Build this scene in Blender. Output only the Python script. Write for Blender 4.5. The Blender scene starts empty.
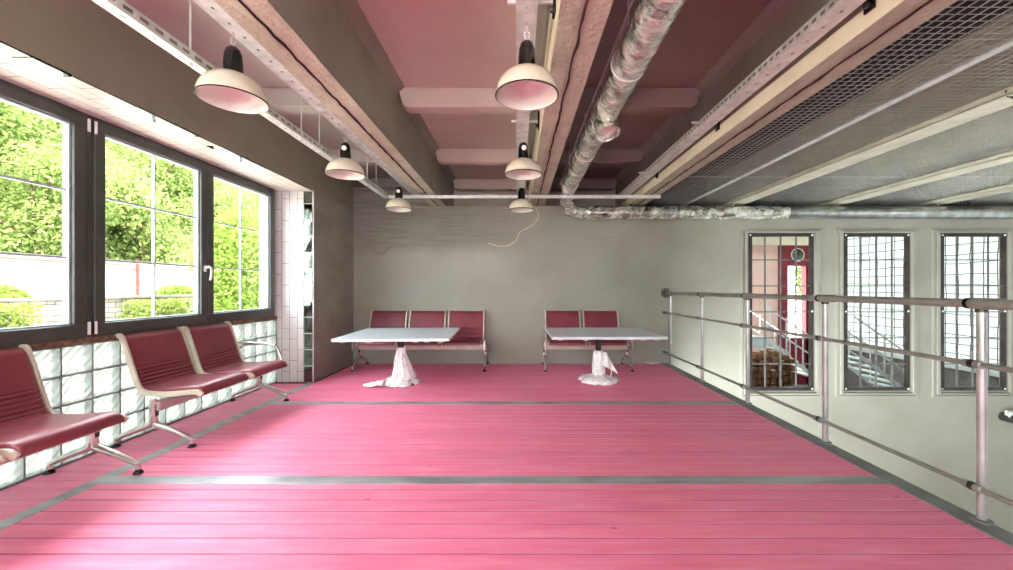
import bpy, math, random
from mathutils import Vector, Matrix
R = random.Random(7)
PI = math.pi
H = 1.2          # eye height
D = bpy.data
SC = bpy.context.scene
COL = SC.collection

# ------------------------------------------------------------------ materials
def lin(c):
    return tuple((x/255/12.92 if x/255 <= .04045 else ((x/255+.055)/1.055)**2.4) for x in c) + (1,)

class NT:
    def __init__(s, name):
        s.m = D.materials.new(name); s.m.use_nodes = True
        s.t = s.m.node_tree; s.n = s.t.nodes
        s.b = s.n['Principled BSDF']; s.out = s.n['Material Output']
    def node(s, kind, **kw):
        n = s.n.new(kind)
        for k, v in kw.items():
            if hasattr(n, k): setattr(n, k, v)
            else: n.inputs[k.replace('_', ' ')].default_value = v
        return n
    def link(s, a, b): s.t.links.new(a, b)

def ramp(nt, fac, stops):
    r = nt.n.new('ShaderNodeValToRGB'); e = r.color_ramp.elements
    while len(e) < len(stops): e.new(.5)
    for el, (p, c) in zip(e, stops): el.position = p; el.color = c
    nt.link(fac, r.inputs['Fac']); return r.outputs['Color']

def coords(nt, scale=(1, 1, 1), rot=(0, 0, 0)):
    tc = nt.n.new('ShaderNodeTexCoord'); mp = nt.n.new('ShaderNodeMapping')
    mp.inputs['Scale'].default_value = scale; mp.inputs['Rotation'].default_value = rot
    nt.link(tc.outputs['Object'], mp.inputs['Vector']); return mp.outputs['Vector']

def mix(nt, a, b, fac, mode='MIX'):
    m = nt.n.new('ShaderNodeMix'); m.data_type = 'RGBA'; m.blend_type = mode
    for sock, v in ((m.inputs[0], fac), (m.inputs[6], a), (m.inputs[7], b)):
        if hasattr(v, 'is_linked'): nt.link(v, sock)
        else: sock.default_value = v
    return m.outputs[2]

def noise(nt, vec, scale, detail=4, rough=.55):
    n = nt.n.new('ShaderNodeTexNoise'); n.inputs['Scale'].default_value = scale
    n.inputs['Detail'].default_value = detail; n.inputs['Roughness'].default_value = rough
    nt.link(vec, n.inputs['Vector']); return n.outputs['Fac']

def bump(nt, h, strength, dist=.01, chain=None):
    b = nt.n.new('ShaderNodeBump'); b.inputs['Strength'].default_value = strength; b.inputs['Distance'].default_value = dist
    nt.link(h, b.inputs['Height'])
    if chain: nt.link(chain, b.inputs['Normal'])
    return b.outputs['Normal']

def mat(name, c1, c2=None, rough=.6, metal=0, scale=6, stretch=(1, 1, 1), bmp=0, bscale=None, bdist=.01, spec=.5, coat=0, lo=.35, hi=.65):
    nt = NT(name); v = coords(nt, stretch)
    c2 = c2 or tuple(max(0, x*.88) for x in c1)
    f = noise(nt, v, scale)
    nt.link(ramp(nt, f, [(lo, lin(c1)), (hi, lin(c2))]), nt.b.inputs['Base Color'])
    nt.b.inputs['Roughness'].default_value = rough; nt.b.inputs['Metallic'].default_value = metal
    nt.b.inputs['Specular IOR Level'].default_value = spec
    nt.b.inputs['Coat Weight'].default_value = coat
    if bmp:
        nt.link(bump(nt, noise(nt, v, bscale or scale*4, 5), bmp, bdist), nt.b.inputs['Normal'])
    return nt.m

M = {}
# pink stained deck boards
def boards():
    nt = NT('pink_stained_boards'); v = coords(nt, (1, 9, 1))
    g = noise(nt, v, 2.2, 6, .6)
    base = ramp(nt, g, [(.28, lin((236, 114, 152))), (.52, lin((246, 134, 170))), (.75, lin((250, 160, 190)))])
    geo = nt.n.new('ShaderNodeNewGeometry')
    hs = nt.n.new('ShaderNodeHueSaturation')
    mr = nt.n.new('ShaderNodeMapRange'); nt.link(geo.outputs['Random Per Island'], mr.inputs['Value'])
    mr.inputs['To Min'].default_value = .95; mr.inputs['To Max'].default_value = 1.04
    nt.link(mr.outputs['Result'], hs.inputs['Value']); nt.link(base, hs.inputs['Color'])
    v2 = coords(nt, (1, 2.4, 1))
    vo = nt.n.new('ShaderNodeTexVoronoi'); vo.inputs['Scale'].default_value = 2.3; vo.inputs['Randomness'].default_value = 1
    nt.link(v2, vo.inputs['Vector'])
    kn = ramp(nt, vo.outputs['Distance'], [(.0, (1, 1, 1, 1)), (.035, (1, 1, 1, 1)), (.06, (0, 0, 0, 1))])
    c = mix(nt, hs.outputs['Color'], lin((206, 96, 128)), kn)
    v3 = coords(nt, (1, 3, 1)); sc_ = noise(nt, v3, 5, 8, .7)
    c = mix(nt, c, lin((246, 186, 206)), ramp(nt, sc_, [(.62, (0, 0, 0, 1)), (.75, (.55, .55, .55, 1))]))
    nt.link(c, nt.b.inputs['Base Color'])
    nt.link(ramp(nt, g, [(.3, (.42,)*3+(1,)), (.7, (.6,)*3+(1,))]), nt.b.inputs['Roughness'])
    nt.link(bump(nt, g, .15, .004), nt.b.inputs['Normal'])
    return nt.m
M['boards'] = boards()
M['gap'] = mat('dark_gap', (120, 44, 64), rough=.9)
M['strip'] = mat('worn_steel_strip', (184, 187, 190), (138, 142, 146), rough=.36, metal=.3, scale=2.5, stretch=(1, 3, 1), bmp=.1)
M['edge'] = mat('grey_concrete_edge', (132, 136, 134), (108, 112, 111), rough=.6, scale=5, bmp=.15)

def wall_mat():
    nt = NT('grey_painted_plaster'); v = coords(nt)
    f = noise(nt, v, 1.1, 5)
    c = ramp(nt, f, [(.3, lin((138, 136, 123))), (.7, lin((154, 153, 141)))])
    nt.link(c, nt.b.inputs['Base Color']); nt.b.inputs['Roughness'].default_value = .5
    sep = nt.n.new('ShaderNodeSeparateXYZ'); nt.link(v, sep.inputs[0])
    mz = nt.n.new('ShaderNodeMapRange'); nt.link(sep.outputs['Z'], mz.inputs['Value'])
    mz.inputs['From Min'].default_value = 1.75; mz.inputs['From Max'].default_value = 1.95
    mx = nt.n.new('ShaderNodeMapRange'); nt.link(sep.outputs['X'], mx.inputs['Value'])
    mx.inputs['From Min'].default_value = .4; mx.inputs['From Max'].default_value = -.6
    mu = nt.n.new('ShaderNodeMath'); mu.operation = 'MULTIPLY'; nt.link(mz.outputs['Result'], mu.inputs[0]); nt.link(mx.outputs['Result'], mu.inputs[1])
    old = noise(nt, coords(nt, (1, 1, 7)), 2.4, 6, .6)
    mu2 = nt.n.new('ShaderNodeMath'); mu2.operation = 'MULTIPLY'; nt.link(mu.outputs[0], mu2.inputs[0]); nt.link(old, mu2.inputs[1])
    b1 = bump(nt, mu2.outputs[0], 1, .09)
    b2 = bump(nt, noise(nt, v, 3.5, 6), .35, .02, b1)
    nt.link(b2, nt.b.inputs['Normal'])
    return nt.m
M['wall'] = wall_mat()
M['wall_dark'] = mat('taupe_painted_plaster', (146, 144, 126), (132, 128, 112), rough=.55, scale=1.2, bmp=.3, bscale=3, bdist=.02)
M['panel'] = mat('crinkled_dark_sheet', (154, 150, 138), (136, 132, 122), rough=.36, scale=2, stretch=(1, 1, 2), bmp=.5, bscale=4, bdist=.02)
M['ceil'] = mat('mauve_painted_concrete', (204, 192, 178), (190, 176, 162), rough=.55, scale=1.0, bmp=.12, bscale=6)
M['ceil_shaded'] = mat('shaded_mauve_concrete', (146, 128, 122), (130, 112, 106), rough=.55, scale=1.0, bmp=.12, bscale=6)  # darker copy of the slab paint; holds the shade beyond the middle beam
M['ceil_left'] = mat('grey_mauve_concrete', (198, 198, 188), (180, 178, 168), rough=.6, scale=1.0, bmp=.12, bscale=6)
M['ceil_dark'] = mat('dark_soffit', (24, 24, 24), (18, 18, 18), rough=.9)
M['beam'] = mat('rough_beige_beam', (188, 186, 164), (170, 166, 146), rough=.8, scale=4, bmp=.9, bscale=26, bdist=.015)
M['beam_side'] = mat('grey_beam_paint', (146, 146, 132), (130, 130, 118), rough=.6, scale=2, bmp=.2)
M['cream'] = mat('cream_beam_and_lit_side', (228, 224, 196), (214, 208, 180), rough=.6, scale=3, bmp=.15)
M['crack'] = mat('dark_crack', (62, 40, 36), rough=.9)
M['galv'] = mat('galvanised_steel', (226, 230, 226), (198, 203, 200), rough=.45, metal=.25, scale=14)
M['meshwire'] = mat('dull_wire_mesh', (186, 190, 182), (166, 170, 162), rough=.5, metal=.3)
M['steel'] = mat('dull_steel_tube', (158, 158, 152), (138, 138, 132), rough=.36, metal=.3, scale=7)
M['post'] = mat('brushed_steel_post', (196, 194, 194), (172, 170, 172), rough=.3, metal=.55, scale=7)
M['dark_steel'] = mat('dark_steel', (84, 80, 78), (64, 61, 60), rough=.4, metal=.7)
M['alu'] = mat('cast_aluminium', (222, 220, 214), (198, 196, 190), rough=.24, metal=.75, scale=9)
M['alu_cream'] = mat('cream_aluminium_frame', (226, 218, 200), (206, 198, 180), rough=.35, metal=.35)
M['pink_beam'] = mat('mauve_lacquered_beam', (206, 188, 180), (190, 168, 162), rough=.4, metal=.2)
M['vinyl'] = mat('maroon_vinyl', (134, 56, 70), (116, 44, 58), rough=.36, scale=3, bmp=.06, bscale=90, spec=.6)
M['black'] = mat('black_bakelite', (22, 21, 20), (14, 14, 14), rough=.25)
M['enamel'] = mat('cream_enamel', (226, 220, 198), (216, 208, 186), rough=.2, coat=.4)
M['enamel_in'] = mat('pale_pink_enamel', (226, 226, 214), (216, 216, 204), rough=.25, coat=.3)
M['frame'] = mat('anthracite_window_frame', (72, 76, 70), (62, 66, 60), rough=.4)
M['frame_edge'] = mat('pale_blue_frame_bead', (176, 196, 206), (160, 182, 194), rough=.35)
M['white'] = mat('white_plastic', (240, 240, 238), rough=.35)
M['table'] = mat('pale_blue_laminate', (226, 242, 252), (218, 236, 248), rough=.28, scale=2)
M['wood_edge'] = mat('raw_chipboard_edge', (212, 196, 176), (190, 170, 150), rough=.8, scale=60)
M['pale_edge'] = mat('pale_table_edge', (226, 232, 234), (212, 218, 220), rough=.4)
M['sill'] = mat('crumbling_brown_sill', (150, 118, 92), (98, 74, 58), rough=.9, scale=20, bmp=1, bscale=25, bdist=.02)
M['white_wall'] = mat('whitewashed_render', (176, 170, 164), (164, 158, 150), rough=.9, scale=.7)
M['roofing'] = mat('weathered_roof', (112, 104, 98), (96, 88, 82), rough=.9)
M['ground'] = mat('pale_gravel', (190, 184, 170), (172, 164, 150), rough=.95, scale=4)
M['red'] = mat('maroon_paint', (132, 30, 48), (112, 24, 40), rough=.5)
M['grille'] = mat('painted_grille_bar', (104, 106, 102), (88, 90, 87), rough=.5)
M['filler'] = mat('pale_crack_filler', (214, 206, 182), (196, 188, 164), rough=.9)
M['rust'] = mat('rusty_red_post', (112, 40, 32), rough=.7)
M['pinkwall'] = mat('salmon_pink_wall', (236, 206, 194), (226, 188, 176), rough=.7, scale=1.2)
M['block'] = mat('brown_wood_block', (142, 106, 76), (108, 76, 52), rough=.8, scale=9)
M['palewall'] = mat('pale_hall_wall', (196, 200, 198), (180, 184, 182), rough=.6)
M['greywall'] = mat('grey_green_hall_wall', (126, 132, 128), (110, 116, 112), rough=.7)
M['bluewhite'] = mat('blue_white_metal', (214, 230, 230), (196, 214, 214), rough=.4, metal=.2)
M['mortar'] = mat('grey_block_mortar', (128, 138, 138), (108, 118, 118), rough=.7)
M['bark'] = mat('tree_bark', (104, 84, 64), (76, 60, 46), rough=.9, scale=12)
M['hill'] = mat('hillside_undergrowth', (112, 136, 52), (78, 104, 36), rough=.95, scale=1.2)
M['hedge'] = None

def tiles(name, c, alongaxis, w, h, seed_axis):
    """white glazed brick tiles: long side along one axis"""
    nt = NT(name)
    tc = nt.n.new('ShaderNodeTexCoord'); sp = nt.n.new('ShaderNodeSeparateXYZ'); nt.link(tc.outputs['Object'], sp.inputs[0])
    cb = nt.n.new('ShaderNodeCombineXYZ')
    nt.link(sp.outputs[alongaxis], cb.inputs[0]); nt.link(sp.outputs[seed_axis], cb.inputs[1])
    br = nt.n.new('ShaderNodeTexBrick'); nt.link(cb.outputs[0], br.inputs['Vector'])
    br.inputs['Scale'].default_value = 1; br.inputs['Brick Width'].default_value = w; br.inputs['Row Height'].default_value = h
    br.inputs['Mortar Size'].default_value = .003; br.inputs['Mortar Smooth'].default_value = .1
    br.inputs['Color1'].default_value = lin(c); br.inputs['Color2'].default_value = lin(tuple(min(255, x+8) for x in c)); br.inputs['Mortar'].default_value = lin((112, 110, 106))
    nt.link(br.outputs['Color'], nt.b.inputs['Base Color']); nt.b.inputs['Roughness'].default_value = .38; nt.b.inputs['Specular IOR Level'].default_value = .3
    nt.link(bump(nt, br.outputs['Fac'], -.4, .004), nt.b.inputs['Normal'])
    return nt.m
M['tile_v'] = tiles('white_glazed_reveal_tiles', (206, 202, 200), 2, .275, .1, 0)
M['tile_h'] = tiles('white_glazed_soffit_tiles', (218, 212, 202), 1, .275, .1, 0)

def mirror():
    nt = NT('silver_mirror_tile'); nt.b.inputs['Metallic'].default_value = 1; nt.b.inputs['Roughness'].default_value = .05
    v = coords(nt); f = noise(nt, v, 1.6)
    nt.link(ramp(nt, f, [(.3, lin((66, 72, 64))), (.7, lin((104, 110, 100)))]), nt.b.inputs['Base Color'])
    nt.link(bump(nt, noise(nt, v, 14), .12, .01), nt.b.inputs['Normal'])
    return nt.m
M['mirror'] = mirror()

def pane(name='clear_window_glass', col=(.97, .985, .98, 1)):
    nt = NT(name); tr = nt.node('ShaderNodeBsdfTransparent'); gl = nt.node('ShaderNodeBsdfGlossy'); gl.inputs['Roughness'].default_value = .02
    tr.inputs['Color'].default_value = col
    lw = nt.node('ShaderNodeLayerWeight'); pw = nt.node('ShaderNodeMath'); pw.operation = 'POWER'; pw.inputs[1].default_value = 5; nt.link(lw.outputs['Facing'], pw.inputs[0])
    ma = nt.node('ShaderNodeMath'); ma.operation = 'MULTIPLY_ADD'; ma.inputs[1].default_value = .8; ma.inputs[2].default_value = .025; nt.link(pw.outputs[0], ma.inputs[0])
    mx = nt.node('ShaderNodeMixShader'); nt.link(ma.outputs[0], mx.inputs[0]); nt.link(tr.outputs[0], mx.inputs[1]); nt.link(gl.outputs[0], mx.inputs[2])
    nt.link(mx.outputs[0], nt.out.inputs['Surface']); return nt.m
M['pane'] = pane()
M['pane_dull'] = pane('dull_wired_glass', (.29, .31, .292, 1))

def glass_block():
    nt = NT('pressed_glass_block'); v = coords(nt, (1, 1, 1), (PI/4, 0, 0))
    w = nt.n.new('ShaderNodeTexWave'); w.bands_direction = 'Y'; w.inputs['Scale'].default_value = 7; w.inputs['Distortion'].default_value = 1.2; nt.link(v, w.inputs['Vector'])
    nrm = bump(nt, w.outputs['Fac'], .6, .02)
    tl = nt.node('ShaderNodeBsdfTranslucent'); nt.link(ramp(nt, w.outputs['Fac'], [(.35, (.42, .45, .45, 1)), (.75, (.74, .77, .77, 1))]), tl.inputs['Color'])
    tr = nt.node('ShaderNodeBsdfTransparent'); tr.inputs['Color'].default_value = (.66, .71, .70, 1)
    gl = nt.node('ShaderNodeBsdfGlossy'); gl.inputs['Roughness'].default_value = .08
    df = nt.node('ShaderNodeBsdfDiffuse'); df.inputs['Color'].default_value = (.9, .94, .93, 1)
    for n in (tl, gl, df): nt.link(nrm, n.inputs['Normal'])
    m1 = nt.node('ShaderNodeMixShader'); nt.link(ramp(nt, w.outputs['Fac'], [(.3, (.25,)*3+(1,)), (.8, (.6,)*3+(1,))]), m1.inputs[0]); nt.link(tl.outputs[0], m1.inputs[1]); nt.link(tr.outputs[0], m1.inputs[2])
    m2 = nt.node('ShaderNodeMixShader'); m2.inputs[0].default_value = .15; nt.link(m1.outputs[0], m2.inputs[1]); nt.link(df.outputs[0], m2.inputs[2])
    m3 = nt.node('ShaderNodeMixShader'); m3.inputs[0].default_value = .1; nt.link(m2.outputs[0], m3.inputs[1]); nt.link(gl.outputs[0], m3.inputs[2])
    nt.link(m3.outputs[0], nt.out.inputs['Surface']); return nt.m
M['gblock'] = glass_block()

def leaf(name, a, b):
    nt = NT(name); geo = nt.n.new('ShaderNodeNewGeometry')
    c = ramp(nt, geo.outputs['Random Per Island'], [(0, lin(a)), (1, lin(b))])
    df = nt.node('ShaderNodeBsdfDiffuse'); tl = nt.node('ShaderNodeBsdfTranslucent')
    nt.link(c, df.inputs['Color']); nt.link(c, tl.inputs['Color'])
    mx = nt.node('ShaderNodeMixShader'); mx.inputs[0].default_value = .5; nt.link(df.outputs[0], mx.inputs[1]); nt.link(tl.outputs[0], mx.inputs[2])
    nt.link(mx.outputs[0], nt.out.inputs['Surface']); return nt.m
M['leaf'] = leaf('forest_leaves', (112, 136, 70), (160, 172, 108))
M['leaf2'] = leaf('bright_leaves', (104, 132, 56), (144, 162, 82))
M['hedge'] = leaf('hedge_leaves', (106, 124, 56), (142, 156, 86))

def foil():
    nt = NT('wrinkled_silver_duct_foil'); v = coords(nt, (1, 1.6, 1))
    f = noise(nt, v, 7, 6, .65); g = noise(nt, v, 3, 3)
    c = ramp(nt, f, [(.30, lin((96, 98, 94))), (.42, lin((206, 210, 200))), (.64, lin((232, 234, 222)))])
    nt.link(c, nt.b.inputs['Base Color'])
    nt.link(ramp(nt, f, [(.4, (.9,)*3+(1,)), (.62, (.35,)*3+(1,))]), nt.b.inputs['Metallic'])
    nt.link(ramp(nt, g, [(.35, (.12,)*3+(1,)), (.65, (.3,)*3+(1,))]), nt.b.inputs['Roughness'])
    nt.link(bump(nt, noise(nt, v, 11, 4), .5, .025), nt.b.inputs['Normal'])
    return nt.m
M['foil'] = foil()
M['spiral'] = mat('bright_spiral_duct', (206, 212, 210), (160, 162, 158), rough=.25, metal=.9, scale=6, bmp=.2, bscale=14)

def film():
    nt = NT('clear_white_plastic_film'); v = coords(nt)
    f = noise(nt, v, 22, 5, .6)
    nt.link(ramp(nt, f, [(.3, lin((244, 248, 246))), (.55, lin((254, 254, 252)))]), nt.b.inputs['Base Color'])
    nt.b.inputs['Roughness'].default_value = .22
    nt.link(bump(nt, noise(nt, v, 30, 5, .6), .6, .02), nt.b.inputs['Normal'])
    tr = nt.node('ShaderNodeBsdfTransparent'); mx = nt.node('ShaderNodeMixShader')
    nt.link(ramp(nt, noise(nt, v, 14), [(.45, (.0,)*3+(1,)), (.75, (.25,)*3+(1,))]), mx.inputs[0])
    nt.link(nt.b.outputs[0], mx.inputs[1]); nt.link(tr.outputs[0], mx.inputs[2]); nt.link(mx.outputs[0], nt.out.inputs['Surface'])
    return nt.m
M['film'] = film()

# ------------------------------------------------------------------ mesh helpers
class MB:
    def __init__(s): s.v = []; s.f = []; s.mi = []; s.cur = 0
    def add(s, vs, fs):
        o = len(s.v); s.v += [tuple(p) for p in vs]
        for f in fs: s.f.append([i+o for i in f]); s.mi.append(s.cur)
        return s
    def box(s, x0, x1, y0, y1, z0, z1):
        vs = [(x, y, z) for z in (z0, z1) for y in (y0, y1) for x in (x0, x1)]
        return s.add(vs, [(0, 2, 3, 1), (4, 5, 7, 6), (0, 1, 5, 4), (2, 6, 7, 3), (0, 4, 6, 2), (1, 3, 7, 5)])
    def bar(s, a, b, w, h=None, up=(0, 0, 1)):
        """rectangular bar from a to b"""
        a = Vector(a); b = Vector(b); h = h or w; d = (b-a).normalized(); u = Vector(up)
        if abs(d.dot(u)) > .98: u = Vector((1, 0, 0))
        sx = d.cross(u).normalized(); sz = sx.cross(d).normalized()
        vs = [p + sx*i*w/2 + sz*j*h/2 for p in (a, b) for i, j in ((-1, -1), (1, -1), (1, 1), (-1, 1))]
        return s.add(vs, [(3, 2, 1, 0), (4, 5, 6, 7), (0, 1, 5, 4), (1, 2, 6, 5), (2, 3, 7, 6), (3, 0, 4, 7)])
    def tube(s, pts, r, n=12, caps=True, jitter=None):
        pts = [Vector(p) for p in pts]; vs = []; fs = []
        t0 = (pts[1]-pts[0]).normalized(); u = Vector((0, 0, 1)) if abs(t0.z) < .9 else Vector((1, 0, 0))
        u = (u - t0*u.dot(t0)).normalized(); k = len(pts)
        for i, p in enumerate(pts):
            t = (pts[min(i+1, k-1)]-pts[max(i-1, 0)]).normalized()
            u = (u - t*u.dot(t)).normalized(); w = t.cross(u)
            rr = r[i] if isinstance(r, (list, tuple)) else r
            for j in range(n):
                a = 2*PI*j/n; q = rr*(1+(jitter(i, j) if jitter else 0))
                vs.append(p + u*math.cos(a)*q + w*math.sin(a)*q)
        for i in range(k-1):
            for j in range(n):
                fs.append((i*n+j, i*n+(j+1) % n, (i+1)*n+(j+1) % n, (i+1)*n+j))
        if caps: fs.append(tuple(range(n))[::-1]); fs.append(tuple((k-1)*n+j for j in range(n)))
        return s.add(vs, fs)
    def cyl(s, a, b, r, n=14): return s.tube([a, b], r, n)
    def lathe(s, prof, n=32, c=(0, 0, 0), caps=False, wob=None):
        vs = []; fs = []; k = len(prof)
        for i, (r, z) in enumerate(prof):
            for j in range(n):
                a = 2*PI*j/n; q = r + (wob(i, a) if wob else 0)
                vs.append((c[0]+q*math.cos(a), c[1]+q*math.sin(a), c[2]+z))
        for i in range(k-1):
            for j in range(n): fs.append((i*n+j, i*n+(j+1) % n, (i+1)*n+(j+1) % n, (i+1)*n+j))
        if caps: fs.append(tuple(range(n))[::-1]); fs.append(tuple((k-1)*n+j for j in range(n)))
        return s.add(vs, fs)
    def grid(s, P, nu, nv):
        vs = [P(i/nu, j/nv) for j in range(nv+1) for i in range(nu+1)]
        return s.add(vs, [(j*(nu+1)+i, j*(nu+1)+i+1, (j+1)*(nu+1)+i+1, (j+1)*(nu+1)+i) for j in range(nv) for i in range(nu)])
    def build(s, name, m, parent=None, smooth=False, bevel=0, seg=2, loc=None, label=None, solid=0):
        me = D.meshes.new(name); me.from_pydata(s.v, [], s.f)
        for x in (m if isinstance(m, (list, tuple)) else [m]): me.materials.append(M[x])
        for p, i in zip(me.polygons, s.mi): p.material_index = i; p.use_smooth = smooth
        me.update()
        o = D.objects.new(name, me); COL.objects.link(o)
        if smooth:
            try: me.set_sharp_from_angle(angle=math.radians(42))
            except Exception: pass
        if solid:
            sm = o.modifiers.new('solid', 'SOLIDIFY'); sm.thickness = solid; sm.offset = 0
        if bevel:
            b = o.modifiers.new('bevel', 'BEVEL'); b.width = bevel; b.segments = seg; b.limit_method = 'ANGLE'; b.angle_limit = math.radians(50)
        if parent: o.parent = parent
        if loc: o.location = loc
        if label: o['label'] = label
        return o

def thing(name, label, cat, loc=(0, 0, 0), rz=0, group=None):
    o = D.objects.new(name, None); o.empty_display_size = .1; COL.objects.link(o)
    o.location = loc; o.rotation_euler = (0, 0, rz); return tag(o, label, cat, group)
def tag(o, label=None, cat=None, group=None, kind=None):
    for k, v in (('label', label), ('category', cat), ('group', group), ('kind', kind)):
        if v: o[k] = v
    return o
def structure(o, label=None, cat=None): return tag(o, label, cat, None, 'structure')
def sempty(name, label, cat, loc=(0, 0, 0)):
    o = D.objects.new(name, None); COL.objects.link(o); o.location = loc; return structure(o, label, cat)
def copy_tree(o, parent=None, **props):
    c = o.copy(); COL.objects.link(c); c.parent = parent
    for k, v in props.items(): c[k] = v
    for ch in list(o.children): copy_tree(ch, c)
    return c
def smoothpath(pts, n=8):
    pts = [Vector(p) for p in pts]; out = []
    for i in range(len(pts)-1):
        p0 = pts[max(i-1, 0)]; p1 = pts[i]; p2 = pts[i+1]; p3 = pts[min(i+2, len(pts)-1)]
        for k in range(n):
            t = k/n
            out.append(.5*((2*p1)+(p2-p0)*t+(2*p0-5*p1+4*p2-p3)*t*t+(3*p1-p0-3*p2+p3)*t**3))
    out.append(pts[-1]); return out

# ------------------------------------------------------------------ room constants
XL = -3.06       # glass block wall
XI = -2.60       # inner face of the window wall
YB = 6.36        # back wall
XR = 2.29        # edge of boards
ZB = H+1.304     # beam soffit
ZC = H+1.9     # slab soffit
YN = -3.6        # rear end of what is built
XH = 10.0        # right side of the lower hall

# ------------------------------------------------------------------ floor
mb = MB(); p = .115
cross = [(2.449, 2.553), (4.12, 4.23), (.78, .885), (-.9, -.8)]
def clear(y0, y1):
    return [(a, b) for a, b in cross if b > y0 and a < y1]
y = YN
while y < YB-.001:
    y1 = min(y+p, YB)
    segs = [(y+.0038, y1-.0038)]
    for a, b in cross:
        ns = []
        for s0, s1 in segs:
            if b <= s0 or a >= s1: ns.append((s0, s1)); continue
            if a > s0: ns.append((s0, a))
            if b < s1: ns.append((b, s1))
        segs = ns
    for s0, s1 in segs:
        if s1-s0 > .006:
            e = XL if s1 < 5.07 else XI
            mb.box(-2.56, XR, s0, s1, -.022, 0)
    if y1 < 5.1:
        mb.box(XL+.002, -2.65, y+.002, y1-.002, -.022, 0)
    y = y1
structure(mb.build('floor', 'boards'), 'pink stained plank floor of the upper deck', 'floor')
mb = MB().box(XL-.05, XR+.1, YN, YB, -.28, -.0018)
structure(mb.build('floor_slab', 'gap'), 'slab under the pink planks', 'floor')
mb = MB().box(-2.65, -2.56, YN, 5.07, -.02, .002)
o = mb.build('trim_1', 'strip', bevel=.002); structure(o, 'steel strip running along the floor under the window benches', 'trim')
for i, (a, b) in enumerate(cross):
    o = MB().box(-2.56, XR, a, b, -.02, .0015).build('trim_%d' % (i+2), 'strip', bevel=.002)
    structure(o, ['worn steel strip crossing the floor nearest the viewer', 'worn steel strip crossing the floor near the tables', 'steel strip crossing the floor below the viewer', 'steel strip crossing the floor behind the viewer'][i], 'trim')
o = MB().box(XR, XR+.125, YN, YB, -.3, .006).build('trim_6', 'edge', bevel=.006); structure(o, 'grey concrete edging of the deck under the railing', 'trim')

# ------------------------------------------------------------------ walls
W = [(3.70, 4.69), (5.215, 6.217), (6.75, 7.75)]
WZ0, WZ1 = -.42, 2.06
mb = MB(); x = -3.3; T = .07
for a, b in W:
    mb.box(x, a, YB, YB+T, -3.2, ZB); mb.box(a, b, YB, YB+T, -3.2, WZ0); mb.box(a, b, YB, YB+T, WZ1, ZB); x = b
mb.box(x, XH, YB, YB+T, -3.2, ZB)
mb.box(-3.3, XH, YB+T, 7.2, 2.15, ZB); mb.box(XI, -1.376, YB, YB+.3, ZB, 2.80)
structure(mb.build('wall_back', 'wall'), 'grey plastered back wall with three barred openings', 'wall')
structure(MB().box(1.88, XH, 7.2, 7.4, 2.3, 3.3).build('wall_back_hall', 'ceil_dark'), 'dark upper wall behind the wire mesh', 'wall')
o = MB().box(-3.3, 1.88, 7.2, 7.4, 2.3, 3.3).build('wall_back_upper', 'ceil'); structure(o, 'mauve upper wall behind the beam ends', 'wall')
# moulded surrounds
for i, (a, b) in enumerate(W):
    mb = MB()
    for g, d in ((.16, .022), (.10, .04)):
        z0, z1 = WZ0-g*.72, WZ1+g*.45
        q = .05
        mb.box(a-g, a-g+q, YB-d, YB+.01, z0, z1); mb.box(b+g-q, b+g, YB-d, YB+.01, z0, z1)
        mb.box(a-g+q, b+g-q, YB-d, YB+.01, z1-q*.6, z1); mb.box(a-g+q, b+g-q, YB-d, YB+.01, z0, z0+q*.6)
    o = mb.build('trim_%d' % (7+i), 'wall', bevel=.006)
    structure(o, 'stepped plaster surround of the %s barred opening' % ('left', 'middle', 'right')[i], 'trim')
# light plaster seam on wall
def seam(name, pts, r, m, lab):
    P = [((u-517)*YB/400, YB-.001, H-(v-288)*YB/400) for u, v in pts]
    P = smoothpath(P, 4); P = [Vector((q.x+R.uniform(-.006, .006), q.y, q.z+R.uniform(-.006, .006))) for q in P]
    o = MB().tube(P, r, 6).build(name, m, smooth=True); structure(o, lab, 'trim')
seam('trim_10', [(536, 208), (539, 217), (531, 226), (521, 231), (516, 240), (508, 245.5), (499, 246), (488, 243)], .008, 'filler', 'pale crack filler winding down the back wall')
seam('trim_11', [(488, 243), (470, 241), (450, 243), (430, 245), (410, 245), (390, 247), (384, 253), (376, 254), (370, 247), (352, 250)], .012, 'wall', 'ridge of old plaster along the back wall')
seam('trim_12', [(352, 198), (380, 214), (420, 221), (455, 216), (490, 222), (515, 216)], .009, 'wall', 'upper plaster ridge on the back wall')
seam('trim_13', [(592, 236), (607, 238), (622, 234), (633, 226)], .008, 'wall', 'short plaster scar under the duct')

# left wall
mb = MB()
mb.box(-3.22, XI, YN, 5.10, H+1.235+.012, 3.3)            # header over the windows
mb.box(-3.22, XI, 5.115, 7.4, 2.448, 3.3)
structure(mb.build('wall_left', 'wall_dark'), 'taupe header wall above the windows', 'wall')
mb = MB().box(-3.22, XI-.001, 5.115, YB, -.3, 2.448); structure(mb.build('wall_left_end', 'panel'), 'dark crinkled end piece of the left wall beside the corner', 'wall')
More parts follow.
